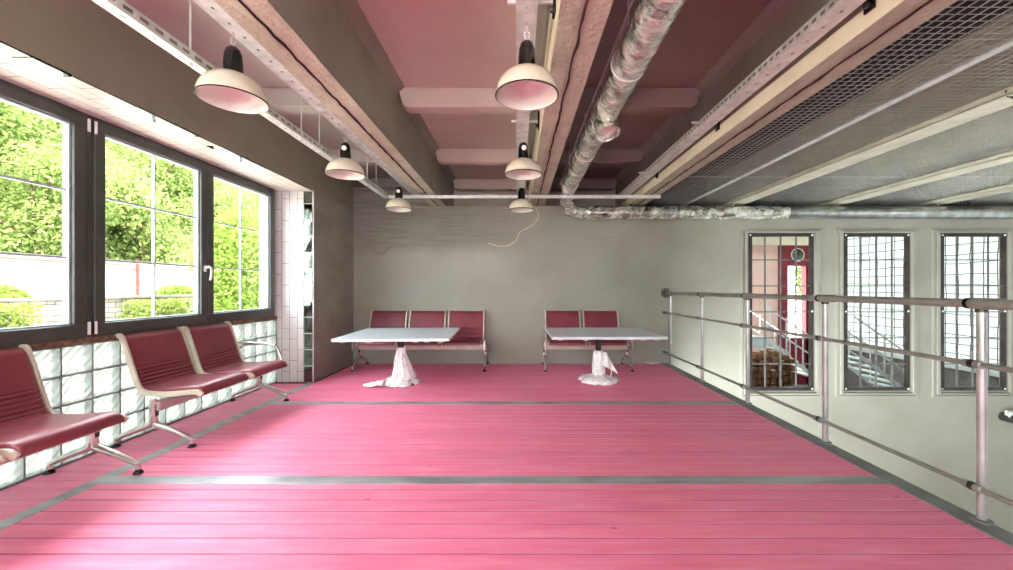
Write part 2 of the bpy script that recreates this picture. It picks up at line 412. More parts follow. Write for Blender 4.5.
# soffit tiles and mirror tiles
ZS = H+1.235
mb = MB().box(XL-.15, -2.71, YN, 5.10, ZS, ZS+.0119); structure(mb.build('trim_14', 'tile_h'), 'white glazed tiles on the window soffit', 'trim')
mb = MB(); y = YN
while y < 5.05:
    w = R.choice((.2, .24, .2, .3))
    if y+w > 5.09: w = 5.09-y
    dz = R.uniform(0, .004)
    mb.cur = 0 if R.random() < .55 else 1
    mb.box(-2.709, XI+.0, y+.003, y+w-.003, ZS-.002+dz, ZS+.012); y += w
structure(mb.build('trim_15', ['mirror', 'tile_h']), 'row of mirror tiles along the edge of the soffit', 'trim')
mb = MB().box(-3.2, -2.722, 5.10, 5.115, 0, ZS); structure(mb.build('trim_16', 'tile_v'), 'white glazed tiles on the window reveal', 'trim')
mb = MB(); z = 0.005; k = 0
while z < ZS-.01:
    h = .195 if z+.195 < ZS else ZS-z-.005
    tl = R.uniform(-.006, .006)
    vs = [(-2.715, 5.103+tl, z), (-2.615, 5.103-tl, z), (-2.615, 5.103-tl*.5, z+h), (-2.715, 5.103+tl*.5, z+h)]
    vs += [(a, 5.1149, c) for a, b, c in vs]
    mb.add(vs, [(0, 1, 2, 3), (7, 6, 5, 4), (0, 4, 5, 1), (1, 5, 6, 2), (2, 6, 7, 3), (3, 7, 4, 0)]); z += h+.012
structure(mb.build('trim_17', 'mirror'), 'column of mirror tiles beside the white reveal', 'trim')
mb = MB().box(-2.72, XI, 5.112, 5.1155, 0, ZS); structure(mb.build('trim_18', 'white'), 'white grout behind the mirror tiles', 'trim')
# outer reveal seen through the window
mb = MB().box(-3.24, -3.11, 5.03, 5.10, .8, 2.5); structure(mb.build('trim_19', 'bluewhite'), 'pale outer jamb of the window', 'trim')

# glass block wall
root = sempty('wall_left_lower', 'glass block wall under the windows', 'wall')
gb = MB(); gm = MB()
p = .2; y = 5.09
cols = []
while y > YN+.2:
    cols.append(y-p); y -= p
for yc in cols:
    for r in range(4):
        z0 = .002+r*.2
        a, b, c, d = yc+.006, yc+p-.006, z0+.006, z0+.194
        gb.box(XL-.075, XL+.003, a, b, c, d)
gb.build('glass_blocks', 'gblock', root, bevel=.012, seg=2)
for i in range(len(cols)+1):
    yy = 5.09-i*p; gm.box(XL-.06, XL-.006, yy-.0065, yy+.0065, 0, .8)
for r in range(5):
    gm.box(XL-.059, XL-(.007 if r else -.004), cols[-1], 5.09, r*.2-(.0045 if r else .02), r*.2+(.0085 if r else .016))
gm.build('mortar_grid', 'mortar', root)
# ragged sill
mb = MB(); n = 220
def sillP(u, v):
    yy = YN+(5.09-YN)*u; e = R.uniform(-.006, .006)
    prof = [(XL-.06, .812), (XL+.012+e, .808+e), (XL+.016+e, .826+e*.5), (XL+.004, .848)][round(v*3)]
    return (prof[0], yy, prof[1])
mb.grid(sillP, n, 3); structure(mb.build('trim_20', 'sill'), 'crumbling brown sill strip under the window frames', 'trim')

# ------------------------------------------------------------------ windows
FX0, FX1 = XL-.05, XL+.012
def frame_rect(mb, y0, y1, z0, z1, w, xa, xb):
    mb.box(xa, xb, y0, y1, z0, z0+w); mb.box(xa, xb, y0, y1, z1-w, z1)
    mb.box(xa, xb, y0, y0+w, z0+w, z1-w); mb.box(xa, xb, y1-w, y1, z0+w, z1-w)
def window(idx, y0, y1, ym, handle, lab, hinge_at):
    root = sempty('window_%d' % idx, lab, 'window')
    z0, z1 = .845, ZS
    mb = MB(); frame_rect(mb, y0, y1, z0, z1, .045, FX0, FX1); mb.build('window_frame', 'frame', root, bevel=.004)
    for k, (a, b) in enumerate(((y0+.03, ym-.004), (ym+.004, y1-.03))):
        s = MB(); frame_rect(s, a, b, z0+.025, z1-.025, .075, FX0+.006, FX1+.016)
        sash = s.build('sash', 'frame', root, bevel=.006)
        pa, pb, pz0, pz1 = a+.075, b-.075, z0+.1, z1-.1
        bd = MB(); frame_rect(bd, pa-.001, pb+.001, pz0-.001, pz1+.001, .014, FX0+.012, FX1-.008); bd.build('glazing_bead', 'frame_edge', sash, bevel=.003)
        g = MB().box(FX0+.02, FX0+.026, pa, pb, pz0, pz1); g.build('glass_pane', 'pane', sash)
        gb_ = MB(); yc = (pa+pb)/2
        gb_.box(FX0+.012, FX0+.034, yc-.006, yc+.006, pz0, pz1)
        for j in (1, 2):
            zz = pz0+(pz1-pz0)*j/3; gb_.box(FX0+.013, FX0+.033, pa, pb, zz-.007, zz+.007)
        gb_.build('glazing_bars', 'frame_edge', sash)
    for yy in hinge_at:
        for zz in (.87, z1-.13):
            MB().cyl((FX1+.022, yy, zz), (FX1+.022, yy, zz+.09), .009, 10).build('hinge', 'white', root, smooth=True)
    if handle:
        hb = MB().box(FX1+.016, FX1+.026, ym-.055, ym-.025, 1.36, 1.42).cyl((FX1+.02, ym-.04, 1.40), (FX1+.055, ym-.04, 1.40), .011)
        ho = hb.build('handle_plate', 'white', root, smooth=True, bevel=.003)
        path = smoothpath([(FX1+.055, ym-.045, 1.405), (FX1+.058, ym-.02, 1.40), (FX1+.06, ym-.012, 1.37), (FX1+.056, ym-.016, 1.30), (FX1+.05, ym-.02, 1.275)], 5)
        MB().tube(path, .011, 10).build('handle', 'white', ho, smooth=True)
    return root
window(1, .66, 2.845, 1.75, False, 'wide grey double window nearest the viewer', (2.83,))
window(2, 2.845, 5.03, 3.925, True, 'grey double window with the white handle', (2.875,))
window(3, -1.53, .655, -.44, False, 'grey double window behind the viewer', ())

# ------------------------------------------------------------------ ceiling
def cbox(name, x0, x1, m, lab): structure(MB().box(x0, x1, YN, 7.4, ZC, ZC+.25).build(name, m), lab, 'ceiling')
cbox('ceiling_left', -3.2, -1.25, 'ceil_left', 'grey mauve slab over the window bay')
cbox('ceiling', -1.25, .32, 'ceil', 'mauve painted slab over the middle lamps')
cbox('ceiling_right', .32, 1.88, 'ceil_shaded', 'mauve painted slab over the silver duct, darkened as shade')
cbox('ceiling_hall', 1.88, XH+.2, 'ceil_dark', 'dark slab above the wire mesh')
beams = [(-1.374, -1.134), (.2, .437), (1.757, 2.0), (3.31, 3.55), (4.87, 5.11), (6.43, 6.67), (8.0, 8.24), (9.56, 9.8)]
names = ['first ceiling beam beside the window lamps', 'ceiling beam beside the middle lamp row', 'ceiling beam with cream side at the edge of the deck', 'first beam across the wire mesh', 'second beam across the wire mesh', 'third beam across the wire mesh', 'fourth beam across the wire mesh', 'beam at the hall side']
for i, (a, b) in enumerate(beams):
    root = sempty('ceiling_beam', names[i], 'beam')
    if i < 3:
        hz = ZB+.1
        def P(u, v, a=a, b=b):
            yy = YN+(7.15-YN)*u; return (a+(b-a)*v, yy, ZB+R.uniform(-.002, .002)+(.004 if abs(v-.5) < .05 else 0))
        mb = MB(); mb.grid(P, 120, 8); mb.build('soffit', 'beam', root)
        sd = MB()
        if i == 0: sd.box(a, b, YN, 7.15, ZB+.004, ZC)
        else: sd.box(a+.004, b, YN, 7.15, ZB+.004, ZC)
        sd.build('side', 'beam_side', root)
        if i: MB().box(a-.003, a+.0039, YN, 7.15, ZB, ZB+(.105 if i == 2 else .32)).build('lit_side', 'cream', root, label='beam side tinted cream for window light')  # window light on this face is put into the cream tint
        pts = []; y = YN
        while y < 7.1: pts.append(((a+b)/2+R.uniform(-.006, .006), y, ZB-.0012)); y += .07
        MB().tube(pts, [R.uniform(.0045, .009) for _ in pts], 6).build('crack', 'crack', root, label='dark lengthwise joint')
    else:
        mb = MB().box(a, b, YN, 7.15, ZB, ZB+.012).box((a+b)/2-.05, (a+b)/2+.05, YN, 7.15, ZB+.012, ZC)
        mb.box(a, a+.012, YN, 7.15, ZB, ZB+.05).box(b-.012, b, YN, 7.15, ZB, ZB+.05)
        mb.build('flange', 'beam', root, bevel=.004)
# ribs with rounded ends
ribs = [-1.2, .45, 2.12, 3.78, 5.44, 6.93]
bays = [(XI, -1.374, 'ceil_left'), (-1.134, .2, 'ceil'), (.437, 1.757, 'ceil_shaded')]
def cove(x, s, i):
    vs = [(x, YN, ZC-.10), (x, YN, ZC), (x+s*.075, YN, ZC), (x+s*.022, YN, ZC-.045)]
    vs += [(p[0], 7.15, p[2]) for p in vs]
    structure(MB().add(vs, [(0, 1, 2, 3), (7, 6, 5, 4), (0, 4, 5, 1), (1, 5, 6, 2), (2, 6, 7, 3), (3, 7, 4, 0)]).build('trim_%d' % i, 'beam_side'), 'sloped plaster fillet where the beam side meets the slab', 'trim')
for i, (x, d) in enumerate(((-1.134, 1), (.2, -1), (.437, 1), (1.757, -1), (-1.374, -1))): cove(x, d, 30+i)
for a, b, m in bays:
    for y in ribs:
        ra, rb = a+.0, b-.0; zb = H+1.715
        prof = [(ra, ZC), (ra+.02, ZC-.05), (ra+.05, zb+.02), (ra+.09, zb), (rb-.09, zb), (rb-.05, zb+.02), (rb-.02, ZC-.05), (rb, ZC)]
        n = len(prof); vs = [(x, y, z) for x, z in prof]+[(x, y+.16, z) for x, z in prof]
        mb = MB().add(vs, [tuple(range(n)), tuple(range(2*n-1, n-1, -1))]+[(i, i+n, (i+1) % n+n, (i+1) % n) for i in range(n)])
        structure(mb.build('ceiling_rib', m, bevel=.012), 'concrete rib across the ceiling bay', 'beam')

# ------------------------------------------------------------------ far and right shell
mb = MB()
mb.box(XH, XH+.2, YN, YB+.24, -3.2, -.4); mb.box(XH, XH+.2, YN, YB+.24, 1.9, ZC)
for y0, y1 in ((-3.6, 1.6), (1.9, 6.6)): mb.box(XH, XH+.2, y0, y1, -.4, 1.9)  # gap left in the unseen wall to admit extra daylight
structure(mb.build('wall_right', 'palewall'), 'pale wall of the lower hall with a narrow opening added for daylight', 'wall')
mb = MB().box(XR+.4, XH+.2, YN-.2, YN, -3.2, ZC).box(-3.22, -2.4, YN-.2, YN, -.3, ZC).box(-2.4, XR+.4, YN-.2, YN, -.3, .8).box(-2.4, XR+.4, YN-.2, YN, 2.45, ZC).box(1.2, XR+.4, YN-.2, YN, .8, 2.45)  # unseen wall; its opening is added to let fill daylight onto the deck
structure(mb.build('wall_rear', 'wall'), 'wall behind the viewer with one wide opening added for daylight', 'wall')
structure(MB().box(XR+.125, XH, YN, YB, -3.3, -3.2).build('floor_hall', 'edge'), 'grey floor of the lower hall', 'floor')

# ------------------------------------------------------------------ benches
def cush(mb, path, t, x0, x1, crown=.012):
    """padded strip: centre path in (y,z) with half thickness list, swept along x"""
    k = len(path); P = [Vector((0, a, b)) for a, b in path]
    N = []
    for i in range(k):
        d = (P[min(i+1, k-1)]-P[max(i-1, 0)]).normalized(); N.append(Vector((0, -d.z, d.y)))
    xs = [(0, .35), (.006, .75), (.02, .97), (.06, 1.0), (.5, 1.06), (.94, 1.0), (.98, .97), (.994, .75), (1, .35)]
    ring = 2*k; vs = []
    for fx, s in xs:
        x = x0+(x1-x0)*fx
        for i in range(k): q = P[i]+N[i]*t[i]*s; vs.append((x, q.y, q.z))
        for i in range(k-1, -1, -1): q = P[i]-N[i]*t[i]*.9*min(1, s); vs.append((x, q.y, q.z))
    fs = []
    for a in range(len(xs)-1):
        for i in range(ring): fs.append((a*ring+i, a*ring+(i+1) % ring, (a+1)*ring+(i+1) % ring, (a+1)*ring+i))
    fs.append(tuple(range(ring))[::-1]); fs.append(tuple((len(xs)-1)*ring+i for i in range(ring)))
    mb.add(vs, fs)

seat_path = [(.205, .425), (.25, .416), (.30, .412), (.40, .411), (.50, .418), (.58, .426), (.62, .426), (.645, .418), (.66, .402), (.664, .384)]
seat_t = [.016, .021, .024, .025, .026, .026, .024, .021, .016, .008]
back_ctrl = [(.205, .428), (.184, .45), (.17, .48), (.155, .52), (.14, .565), (.125, .61), (.105, .67), (.085, .73), (.066, .78), (.05, .815), (.036, .828), (.022, .826)]
bp = [(q.y, q.z) for q in smoothpath([(0, a, b) for a, b in back_ctrl], 10)]
def bt(z):
    t = .02
    if .44 < z < .585: t += .012*abs(math.sin((z-.44)/.145*PI*5))-.009
    if z > .80: t *= max(.45, 1-(z-.80)*18)
    return t
back_t = [bt(z) for _, z in bp]
frame_path = [(.02, .832), (.04, .836), (.058, .818), (.072, .78), (.10, .70), (.135, .59), (.165, .50), (.185, .45), (.21, .418), (.25, .402), (.32, .395), (.42, .394), (.52, .402), (.60, .41), (.64, .405), (.664, .385)]
def bench(label, loc, rz, n, legs, group, arms=(), upright=()):
    root = thing('beam_bench', label, 'bench', loc, rz, group)
    pt = .595 if n < 3 else .608
    for i in range(n):
        a = i*pt
        mb = MB(); cush(mb, seat_path, seat_t, a+.04, a+pt-.04); mb.build('seat', 'vinyl', root, smooth=True)
        mb = MB(); cush(mb, bp, back_t, a+.04, a+pt-.04); mb.build('backrest', 'vinyl', root, smooth=True)
        for s in (0, 1):
            xx = a+(.029 if s == 0 else pt-.029)
            P = smoothpath([(xx, u, v) for u, v in frame_path], 3)
            mb = MB()
            # flat bar swept along the seat outline
            vs = []; fs = []
            for j, q in enumerate(P):
                d = (P[min(j+1, len(P)-1)]-P[max(j-1, 0)]).normalized(); nn = Vector((0, -d.z, d.y))
                for sx, sn in ((-.0085, -.017), (.0085, -.017), (.0085, .019), (-.0085, .019)): vs.append(q+Vector((sx, 0, 0))+nn*sn)
            for j in range(len(P)-1):
                for e in range(4): fs.append((j*4+e, j*4+(e+1) % 4, (j+1)*4+(e+1) % 4, (j+1)*4+e))
            fs.append((3, 2, 1, 0)); L = (len(P)-1)*4; fs.append((L, L+1, L+2, L+3))
            mb.add(vs, fs); mb.build('side_frame', 'alu_cream', root, smooth=True, bevel=.004)
        # under-seat bracket
        for q in (.25, .75):
            MB().bar((a+pt*q, .22, .388), (a+pt*q, .5, .388), .05, .012).bar((a+pt*q, .33, .384), (a+pt*q, .33, .335), .05).build('seat_bracket', 'alu', root)
    MB().box(min(min(legs), 0)+.0, max(max(legs), n*pt), .295, .375, .275, .34).build('beam', 'pink_beam', root, bevel=.006)
    for lx in legs:
        yh, zh = .315, .17
        mb = MB()
        mb.tube([(lx, yh, .36), (lx, yh, .19)], [.024, .028], 12)
        mb.tube(smoothpath([(lx, yh, .20), (lx, yh+.02, zh), (lx, .46, .125), (lx, .575, .075), (lx, .605, .055)], 5), [.03-.0008*i for i in range(21)], 10)
        mb.tube(smoothpath([(lx, yh, .20), (lx, yh-.02, zh), (lx, .18, .125), (lx, .06, .075), (lx, .035, .055)], 5), [.03-.0008*i for i in range(21)], 10)
        mb.tube([(lx, .607, .07), (lx, .607, .028)], .016, 10); mb.tube([(lx, .033, .07), (lx, .033, .028)], .016, 10)
        leg = mb.build('leg', 'alu', root, smooth=True)
        MB().box(lx-.012, lx+.012, yh+.0235, yh+.032, .235, .325).build('slot', 'black', leg, bevel=.003)
        for fy in (.607, .033):
            MB().lathe([(.028, 0), (.028, .008), (.018, .02), (.014, .03)], 16, (lx, fy, 0), True).build('foot', 'black', leg, smooth=True)
        if lx in upright:
            MB().tube(smoothpath([(lx, .315, .33), (lx, .36, .36), (lx, .50, .40), (lx, .60, .43)], 5), .016, 10).bar((lx, .6, .44), (lx, .6, .30), .03, .022).build('end_bracket', 'alu', root, smooth=True)
    for ax in arms:
        P = smoothpath([(ax, .12, .565), (ax, .2, .60), (ax, .38, .612), (ax, .48, .60), (ax, .53, .56), (ax, .565, .48), (ax, .58, .41)], 5)
        MB().tube(P, .014, 10).build('armrest', 'alu', root, smooth=True)
        MB().box(ax-.018, ax+.018, .14, .40, .608, .628).build('arm_pad', 'alu', root, bevel=.006)
    return root
bench('two maroon seats on a beam under the middle window, nearest the reveal', (XL+.0, 4.2, 0), -PI/2, 2, (-.055, 1.18), 'beam benches under the windows', arms=(-.02,))
bench('maroon beam bench cut by the left edge of the photo', (XL+.0, 2.48, 0), -PI/2, 2, (-.11, 1.2), 'beam benches under the windows', arms=(.59,))
bench('row of three maroon seats against the back wall, behind the left table', (-.49, YB, 0), PI, 3, (-.02, 1.88), 'beam benches against the back wall', upright=(-.02, 1.88))
bench('row of two maroon seats against the back wall, behind the right table', (1.607, YB, 0), PI, 2, (-.05, 1.2), 'beam benches against the back wall', upright=(-.05, 1.2))

# ------------------------------------------------------------------ tables
def table(label, loc, rz, w, d, wrap, ccx):
    root = thing('pedestal_table', label, 'table', loc, rz, 'pale tables by the back wall')
    zt = .638
    MB().box(-w/2, w/2, -d/2, d/2, zt-.006, zt).build('tabletop', 'table', root, bevel=.002)
    MB().box(-w/2+.001, w/2-.001, -d/2+.001, d/2-.001, zt-.032, zt-.0062).build('edge_board', 'pale_edge', root, bevel=.002)
    for x in (-w*.42, -w*.2, w*.2, w*.3, w*.42):
        MB().box(x-.03, x+.03, -d/2+.05, -d/2+.1, zt-.05, zt-.032).build('mounting_block', 'wood_edge', root, bevel=.004)
    MB().cyl((ccx, 0, .03), (ccx, 0, zt-.05), .036, 20).build('column', 'black', root, smooth=True)
    MB().box(ccx-.14, ccx+.14, -.14, .14, zt-.05, zt-.033).build('mounting_plate', 'black', root)
    MB().lathe([(.225, 0), (.225, .014), (.2, .026), (.06, .036), (.04, .05)], 32, (ccx, 0, 0), True).build('base', 'dark_steel', root, smooth=True)
    rr = random.Random(wrap*5+3)
    ph = [rr.uniform(0, 6.28) for _ in range(12)]
    def wob(i, a):
        s = min(1, i/5)
        return s*(.012*math.sin(5*a+ph[0])+.010*math.sin(9*a+ph[1]+i*.7)+.007*math.sin(17*a+ph[2]+i*1.9)+rr.uniform(-.005, .005))
    if wrap == 0:
        prof = [(.046, .455), (.052, .44), (.054, .40), (.060, .34), (.068, .27), (.078, .20), (.088, .14), (.104, .09), (.16, .062), (.21, .045), (.232, .018), (.24, .006)]
    else:
        prof = [(.05, .40), (.062, .385), (.066, .33), (.064, .27), (.066, .2), (.062, .14), (.066, .09), (.13, .07), (.21, .055), (.245, .038), (.25, .012), (.244, .004)]
    mb = MB().lathe(prof, 72, (ccx, 0, 0), False, wob)
    mb.build('plastic_wrap', 'film', root, smooth=True, solid=.002)
    if wrap == 0:
        def tail(u, v):
            x = ccx-.16-.26*u; yy = -.14-.02*u+(v-.5)*.30*(1-.7*u)
            return (x, yy, .012+.05*(1-u)*(.4+.6*math.sin(v*PI))+.014*math.sin(v*19+u*8)*(1-u*.3)+rr.uniform(0, .008))
        MB().grid(tail, 16, 16).build('plastic_tail', 'film', root, smooth=True, solid=.002)
        def sk(u, v):
            a = -1.3+u*2.3; r_ = .06+.13*v
            return (ccx+r_*math.cos(a), r_*math.sin(a), .36-.28*v+rr.uniform(-.006, .006)+.012*math.sin(u*30))
        MB().grid(sk, 24, 10).build('plastic_skirt', 'film', root, smooth=True, solid=.002)
    else:
        def flap(u, v):
            w_ = .05+.13*v; x = ccx+.03+u*w_*1.1; yy = -.06-.02*math.sin(u*9+v*5)-.02*v
            return (x, yy, .385-.16*v-.11*u*v+rr.uniform(-.006, .006))
        MB().grid(flap, 14, 12).build('plastic_flap', 'film', root, smooth=True, solid=.002)
        MB().tube(smoothpath([(ccx+.145, -.08, .16), (ccx+.15, -.085, .12), (ccx+.135, -.09, .085), (ccx+.14, -.09, .05)], 4), .006, 6).build('plastic_strand', 'film', root, smooth=True)
    return root
table('pale blue square table with trailing plastic wrap, in front of three maroon seats', (-1.425, 5.05, 0), math.radians(2.5), 1.29, 1.26, 0, -.04)
table('pale blue square table with loose plastic flap, nearest the railing', (1.065, 5.16, 0), math.radians(0.5), 1.34, 1.12, 1, -.015)

# ------------------------------------------------------------------ railing
root = thing('railing', 'grey steel pipe railing along the open edge of the deck', 'railing', (2.36, YB, 0))
def rl(x, y, z): return (x-2.36, y-YB, z)
py = [-.06, .99, 2.05, 3.09, 4.13, 5.14, 6.19]
for i, y in enumerate(py):
    mb = MB().cyl(rl(2.382, y, 0), rl(2.382, y, 1.10), .0195, 18)
    post = mb.build('post', 'post', root, smooth=True)
    MB().lathe([(.042, .006), (.042, .014), (.024, .018)], 18, rl(2.382, y, 0), True).build('base_ring', 'edge', post, smooth=True)
    MB().cyl(rl(2.380, y, 1.075), rl(2.380, y, 1.11), .0235, 18).build('cap', 'dark_steel', post, smooth=True)
for nm, x, z, r in (('top_rail', 2.368, 1.120, .0235), ('middle_rail', 2.335, .812, .0135), ('lower_rail', 2.335, .185, .0135)):
    y0 = YB if nm == 'top_rail' else YB-.02
    MB().cyl(rl(x, YN+.5, z), rl(x, y0, z), r, 18).build(nm, 'steel', root, smooth=True)
    for y in py:
        off = -.10 if nm == 'top_rail' else 0
        mb = MB()
        if nm == 'top_rail':
            mb.tube([rl(x, y-.12, z), rl(x, y-.11, z), rl(x, y+.03, z), rl(x, y+.04, z)], [r*1.02, r*1.22, r*1.22, r*1.02], 18)
        else:
            mb.tube([rl(x, y-.045, z), rl(x, y-.04, z), rl(x, y+.04, z), rl(x, y+.045, z)], [r*1.05, r*1.5, r*1.5, r*1.05], 14)
            mb.cyl(rl(x, y, z), rl(2.382, y, z), .014, 10)
        mb.build('coupling', 'steel', root, smooth=True)
        if nm == 'top_rail': MB().cyl(rl(x, y+.041, z), rl(x, y+.055, z), r*1.2, 18).build('gasket', 'black', root, smooth=True)
        else: MB().tube([rl(x, y-.012, z), rl(x, y+.012, z)], r*1.62, 14).build('clamp_band', 'dark_steel', root, smooth=True)
    MB().cyl(rl(x, YB-.10 if nm != 'top_rail' else YB-.05, z), rl(x, YB-.001, z), r*1.35, 14).build('end_sleeve', 'dark_steel', root, smooth=True)
mb = MB().cyl(rl(2.365, YB-.02, 1.122), rl(2.365, YB-.001, 1.122), .078, 28)
fl = mb.build('wall_flange', 'dark_steel', root, smooth=True, bevel=.003)
bl = MB()
for k in range(8):
    a = k*PI/4; bl.cyl(rl(2.365+.058*math.cos(a), YB-.028, 1.122+.058*math.sin(a)), rl(2.365+.058*math.cos(a), YB-.018, 1.122+.058*math.sin(a)), .009, 8)
bl.build('bolt_ring', 'steel', fl)

# ------------------------------------------------------------------ cable trays
def tray_mesh(mb, x0, x1, y0, y1, z, lip=.045, slot=.07):
    """galvanised channel seen from below: web with slots, slotted side lips"""
    t = .0022; w = x1-x0
    mb.box(x0, x0+w*.44, y0, y1, z, z+t); mb.box(x1-w*.44, x1, y0, y1, z, z+t)
    y = y0
    while y < y1-.001:
        mb.box(x0+w*.44, x1-w*.44, y, min(y+slot*1.65, y1), z, z+t); y += slot*2
    for xx in (x0, x1-t):
        mb.box(xx, xx+t, y0, y1, z+t, z+lip*.35); mb.box(xx, xx+t, y0, y1, z+lip*.7, z+lip)
        y = y0
        while y < y1-.001:
            mb.box(xx, xx+t, y, min(y+slot*.4, y1), z+lip*.35, z+lip*.7); y += slot
def wall_bracket(root, x0, x1, y, z, tall=True):
    MB().box(x0, x1, y-.009, y+.009, z, z+.018).build('support_arm', 'galv', root, bevel=.003)
    MB().box(x1-.014, x1-.001, y-.03, y+.03, z-.06, z+.09).build('bracket_plate', 'black', root, bevel=.003)
    MB().cyl((x1-.03, y, z-.03), (x1-.012, y, z-.03), .016, 10).build('bracket_bolt', 'dark_steel', root, smooth=True)
# A: low lean tray near the windows, on rods
root = thing('cable_tray', 'slim galvanised tray hung on rods beside the window header', 'cable tray')
mb = MB(); tray_mesh(mb, -1.83, -1.765, YN, 5.5, H+1.237, .055, .08); mb.build('channel', 'galv', root)
for u, yoff in ((190, 0), (301, 0), (319, 0), (367, 0), (376, 0), (60, 0)):
    y = 1.80*400/(517-u)
    rod = MB().cyl((-1.797, y, H+1.24), (-1.797, y, ZC-.005), .005, 8).build('hanger_rod', 'galv', root, smooth=True)
    MB().cyl((-1.797, y, H+1.222), (-1.797, y, H+1.236), .012, 6).build('nut', 'galv', rod)
# B: beside first beam
root = thing('cable_tray', 'wide galvanised cable tray along the first beam above the window lamps', 'cable tray')
mb = MB(); tray_mesh(mb, -1.60, -1.488, YN, 6.34, H+1.42, .06, .06); mb.build('channel', 'galv', root)
for y in (.5, 2.0, 3.5, 5.0): wall_bracket(root, -1.62, -1.375, y, H+1.482)
# C: over middle lamps
root = thing('cable_tray', 'galvanised cable tray above the middle row of lamps', 'cable tray')
mb = MB(); tray_mesh(mb, -.005, .105, YN, 6.34, H+1.42, .06, .06); mb.build('channel', 'galv', root)
for y in (.55, 2.04, 3.5, 4.97): wall_bracket(root, -.05, .196, y, H+1.45)
# D: beside cream beam
root = thing('cable_tray', 'galvanised cable tray with brackets along the cream sided beam', 'cable tray')
mb = MB(); tray_mesh(mb, 1.59, 1.70, YN, 6.3, H+1.40, .06, .06); mb.build('channel', 'galv', root)
for y in (.5, 1.98, 3.48, 4.99): wall_bracket(root, 1.52, 1.753, y, H+1.43)
# cross conduit
root = thing('cable_tray', 'thin galvanised strut crossing under the beams near the back wall', 'cable tray')
MB().box(-1.76, 1.97, 5.48, 5.52, H+1.232, H+1.275).build('channel', 'galv', root, bevel=.004)
for x in (-1.25, .32, 1.88):
    MB().cyl((x, 5.5, H+1.27), (x, 5.5, ZB), .006, 8).build('hanger_rod', 'galv', root, smooth=True)

# ------------------------------------------------------------------ lamps
def lamp(label, x, y, group, disc, first=[None]):
    root = thing('pendant_lamp', label, 'lamp', (x, y, H+1.042), 0, group)
    d = .34; r = d/2
    prof = [(r, 0)]+[(r*math.cos(t)*.985, .008+.142*math.sin(t)) for t in [i*PI/2/14 for i in range(0, 13)]]
    prof += [(.042, .149), (.03, .151)]
    MB().lathe(prof, 48).build('shade', 'enamel', root, smooth=True)
    inn = [(a*.975, b-.0035) for a, b in prof]
    MB().lathe(inn, 48).build('shade_lining', 'enamel_in', root, smooth=True)
    MB().tube([(r*math.cos(a), r*math.sin(a), 0) for a in [i*2*PI/48 for i in range(49)]], .0035, 6).build('rim', 'black', root, smooth=True)
    MB().lathe([(.047, .138), (.048, .16), (.047, .20), (.043, .25), (.034, .28), (.018, .295), (.004, .30)], 24, caps=True).build('socket_housing', 'black', root, smooth=True)
    MB().lathe([(.02, .146), (.022, .13), (.024, .118), (.016, .104), (.004, .10)], 16).build('bulb', 'white', root, smooth=True)
    P = smoothpath([(0, 0, .295), (.012, 0, .315), (.016, 0, .335), (0, 0, .352), (-.014, 0, .338), (-.010, 0, .32), (0, 0, .30)], 4)
    MB().tube(P, .003, 6).build('hook', 'galv', root, smooth=True)
    MB().cyl((0, 0, .345), (0, 0, .38), .003, 6).build('hanger', 'galv', root, smooth=True)
    if disc: MB().tube([(.006, -.040, .232), (.006, -.053, .232), (.006, -.056, .232)], [.022, .022, .014], 20).build('front_cap', 'white', root, smooth=True)
    return root
g1, g2 = 'enamel lamps over the window side', 'enamel lamps in the middle row'
lamp('largest and nearest cream enamel lamp over the window side', -1.575, 2.22, g1, False)
lamp('second cream enamel lamp over the window side, white cap on its socket', -1.58, 3.685, g1, True)
lamp('smallest and farthest cream enamel lamp over the window side, near the corner', -1.565, 5.30, g1, True)
lamp('largest and nearest cream enamel lamp of the middle row', .054, 2.17, g2, False)
lamp('second cream enamel lamp of the middle row, white cap on its socket', .058, 3.68, g2, True)
lamp('smallest and farthest cream enamel lamp of the middle row', .060, 5.35, g2, False)

# ------------------------------------------------------------------ ventilation duct
root = thing('ventilation_duct', 'silver foil wrapped ventilation duct running overhead and along the back wall', 'duct')
P1 = [(.69, YN+.3, H+1.369), (.69, 0, H+1.369), (.69, 2, H+1.369), (.69, 4, H+1.365), (.705, 5.3, H+1.36), (.72, 5.75, H+1.345), (.745, 6.0, H+1.29), (.80, 6.13, H+1.215), (.90, 6.2, H+1.18), (1.05, 6.22, H+1.172)]
path = []
sp = smoothpath(P1, 24)
for i in range(len(sp)-1):
    n = max(1, int((sp[i+1]-sp[i]).length/.03))
    for k in range(n): path.append(sp[i].lerp(sp[i+1], k/n))
path.append(sp[-1])
rad = []; acc = 0
for i, q in enumerate(path):
    if i: acc += (path[i]-path[i-1]).length
    rad.append(.1*(1+.02*math.sin(acc*2*PI/.21)+R.uniform(-.006, .006)))
MB().tube(path, rad, 28, True, lambda i, j: R.uniform(-.006, .006)).build('wrapped_pipe', 'foil', root, smooth=True)
path2 = []; x = 1.04
while x < XH-.1: path2.append((x, 6.22, H+1.172)); x += .04
MB().tube(path2, [.1*(1.03 if i % 9 == 0 else 1) for i in range(len(path2))], 28, True).build('wall_pipe', 'spiral', root, smooth=True)
fo = []; x = 1.04
while x < 4.2: fo.append((x, 6.22, H+1.172)); x += .03
MB().tube(fo, [.1035*(1+R.uniform(-.015, .015)) for _ in fo], 28, True, lambda i, j: R.uniform(-.015, .015)).build('foil_wrap', 'foil', root, smooth=True)
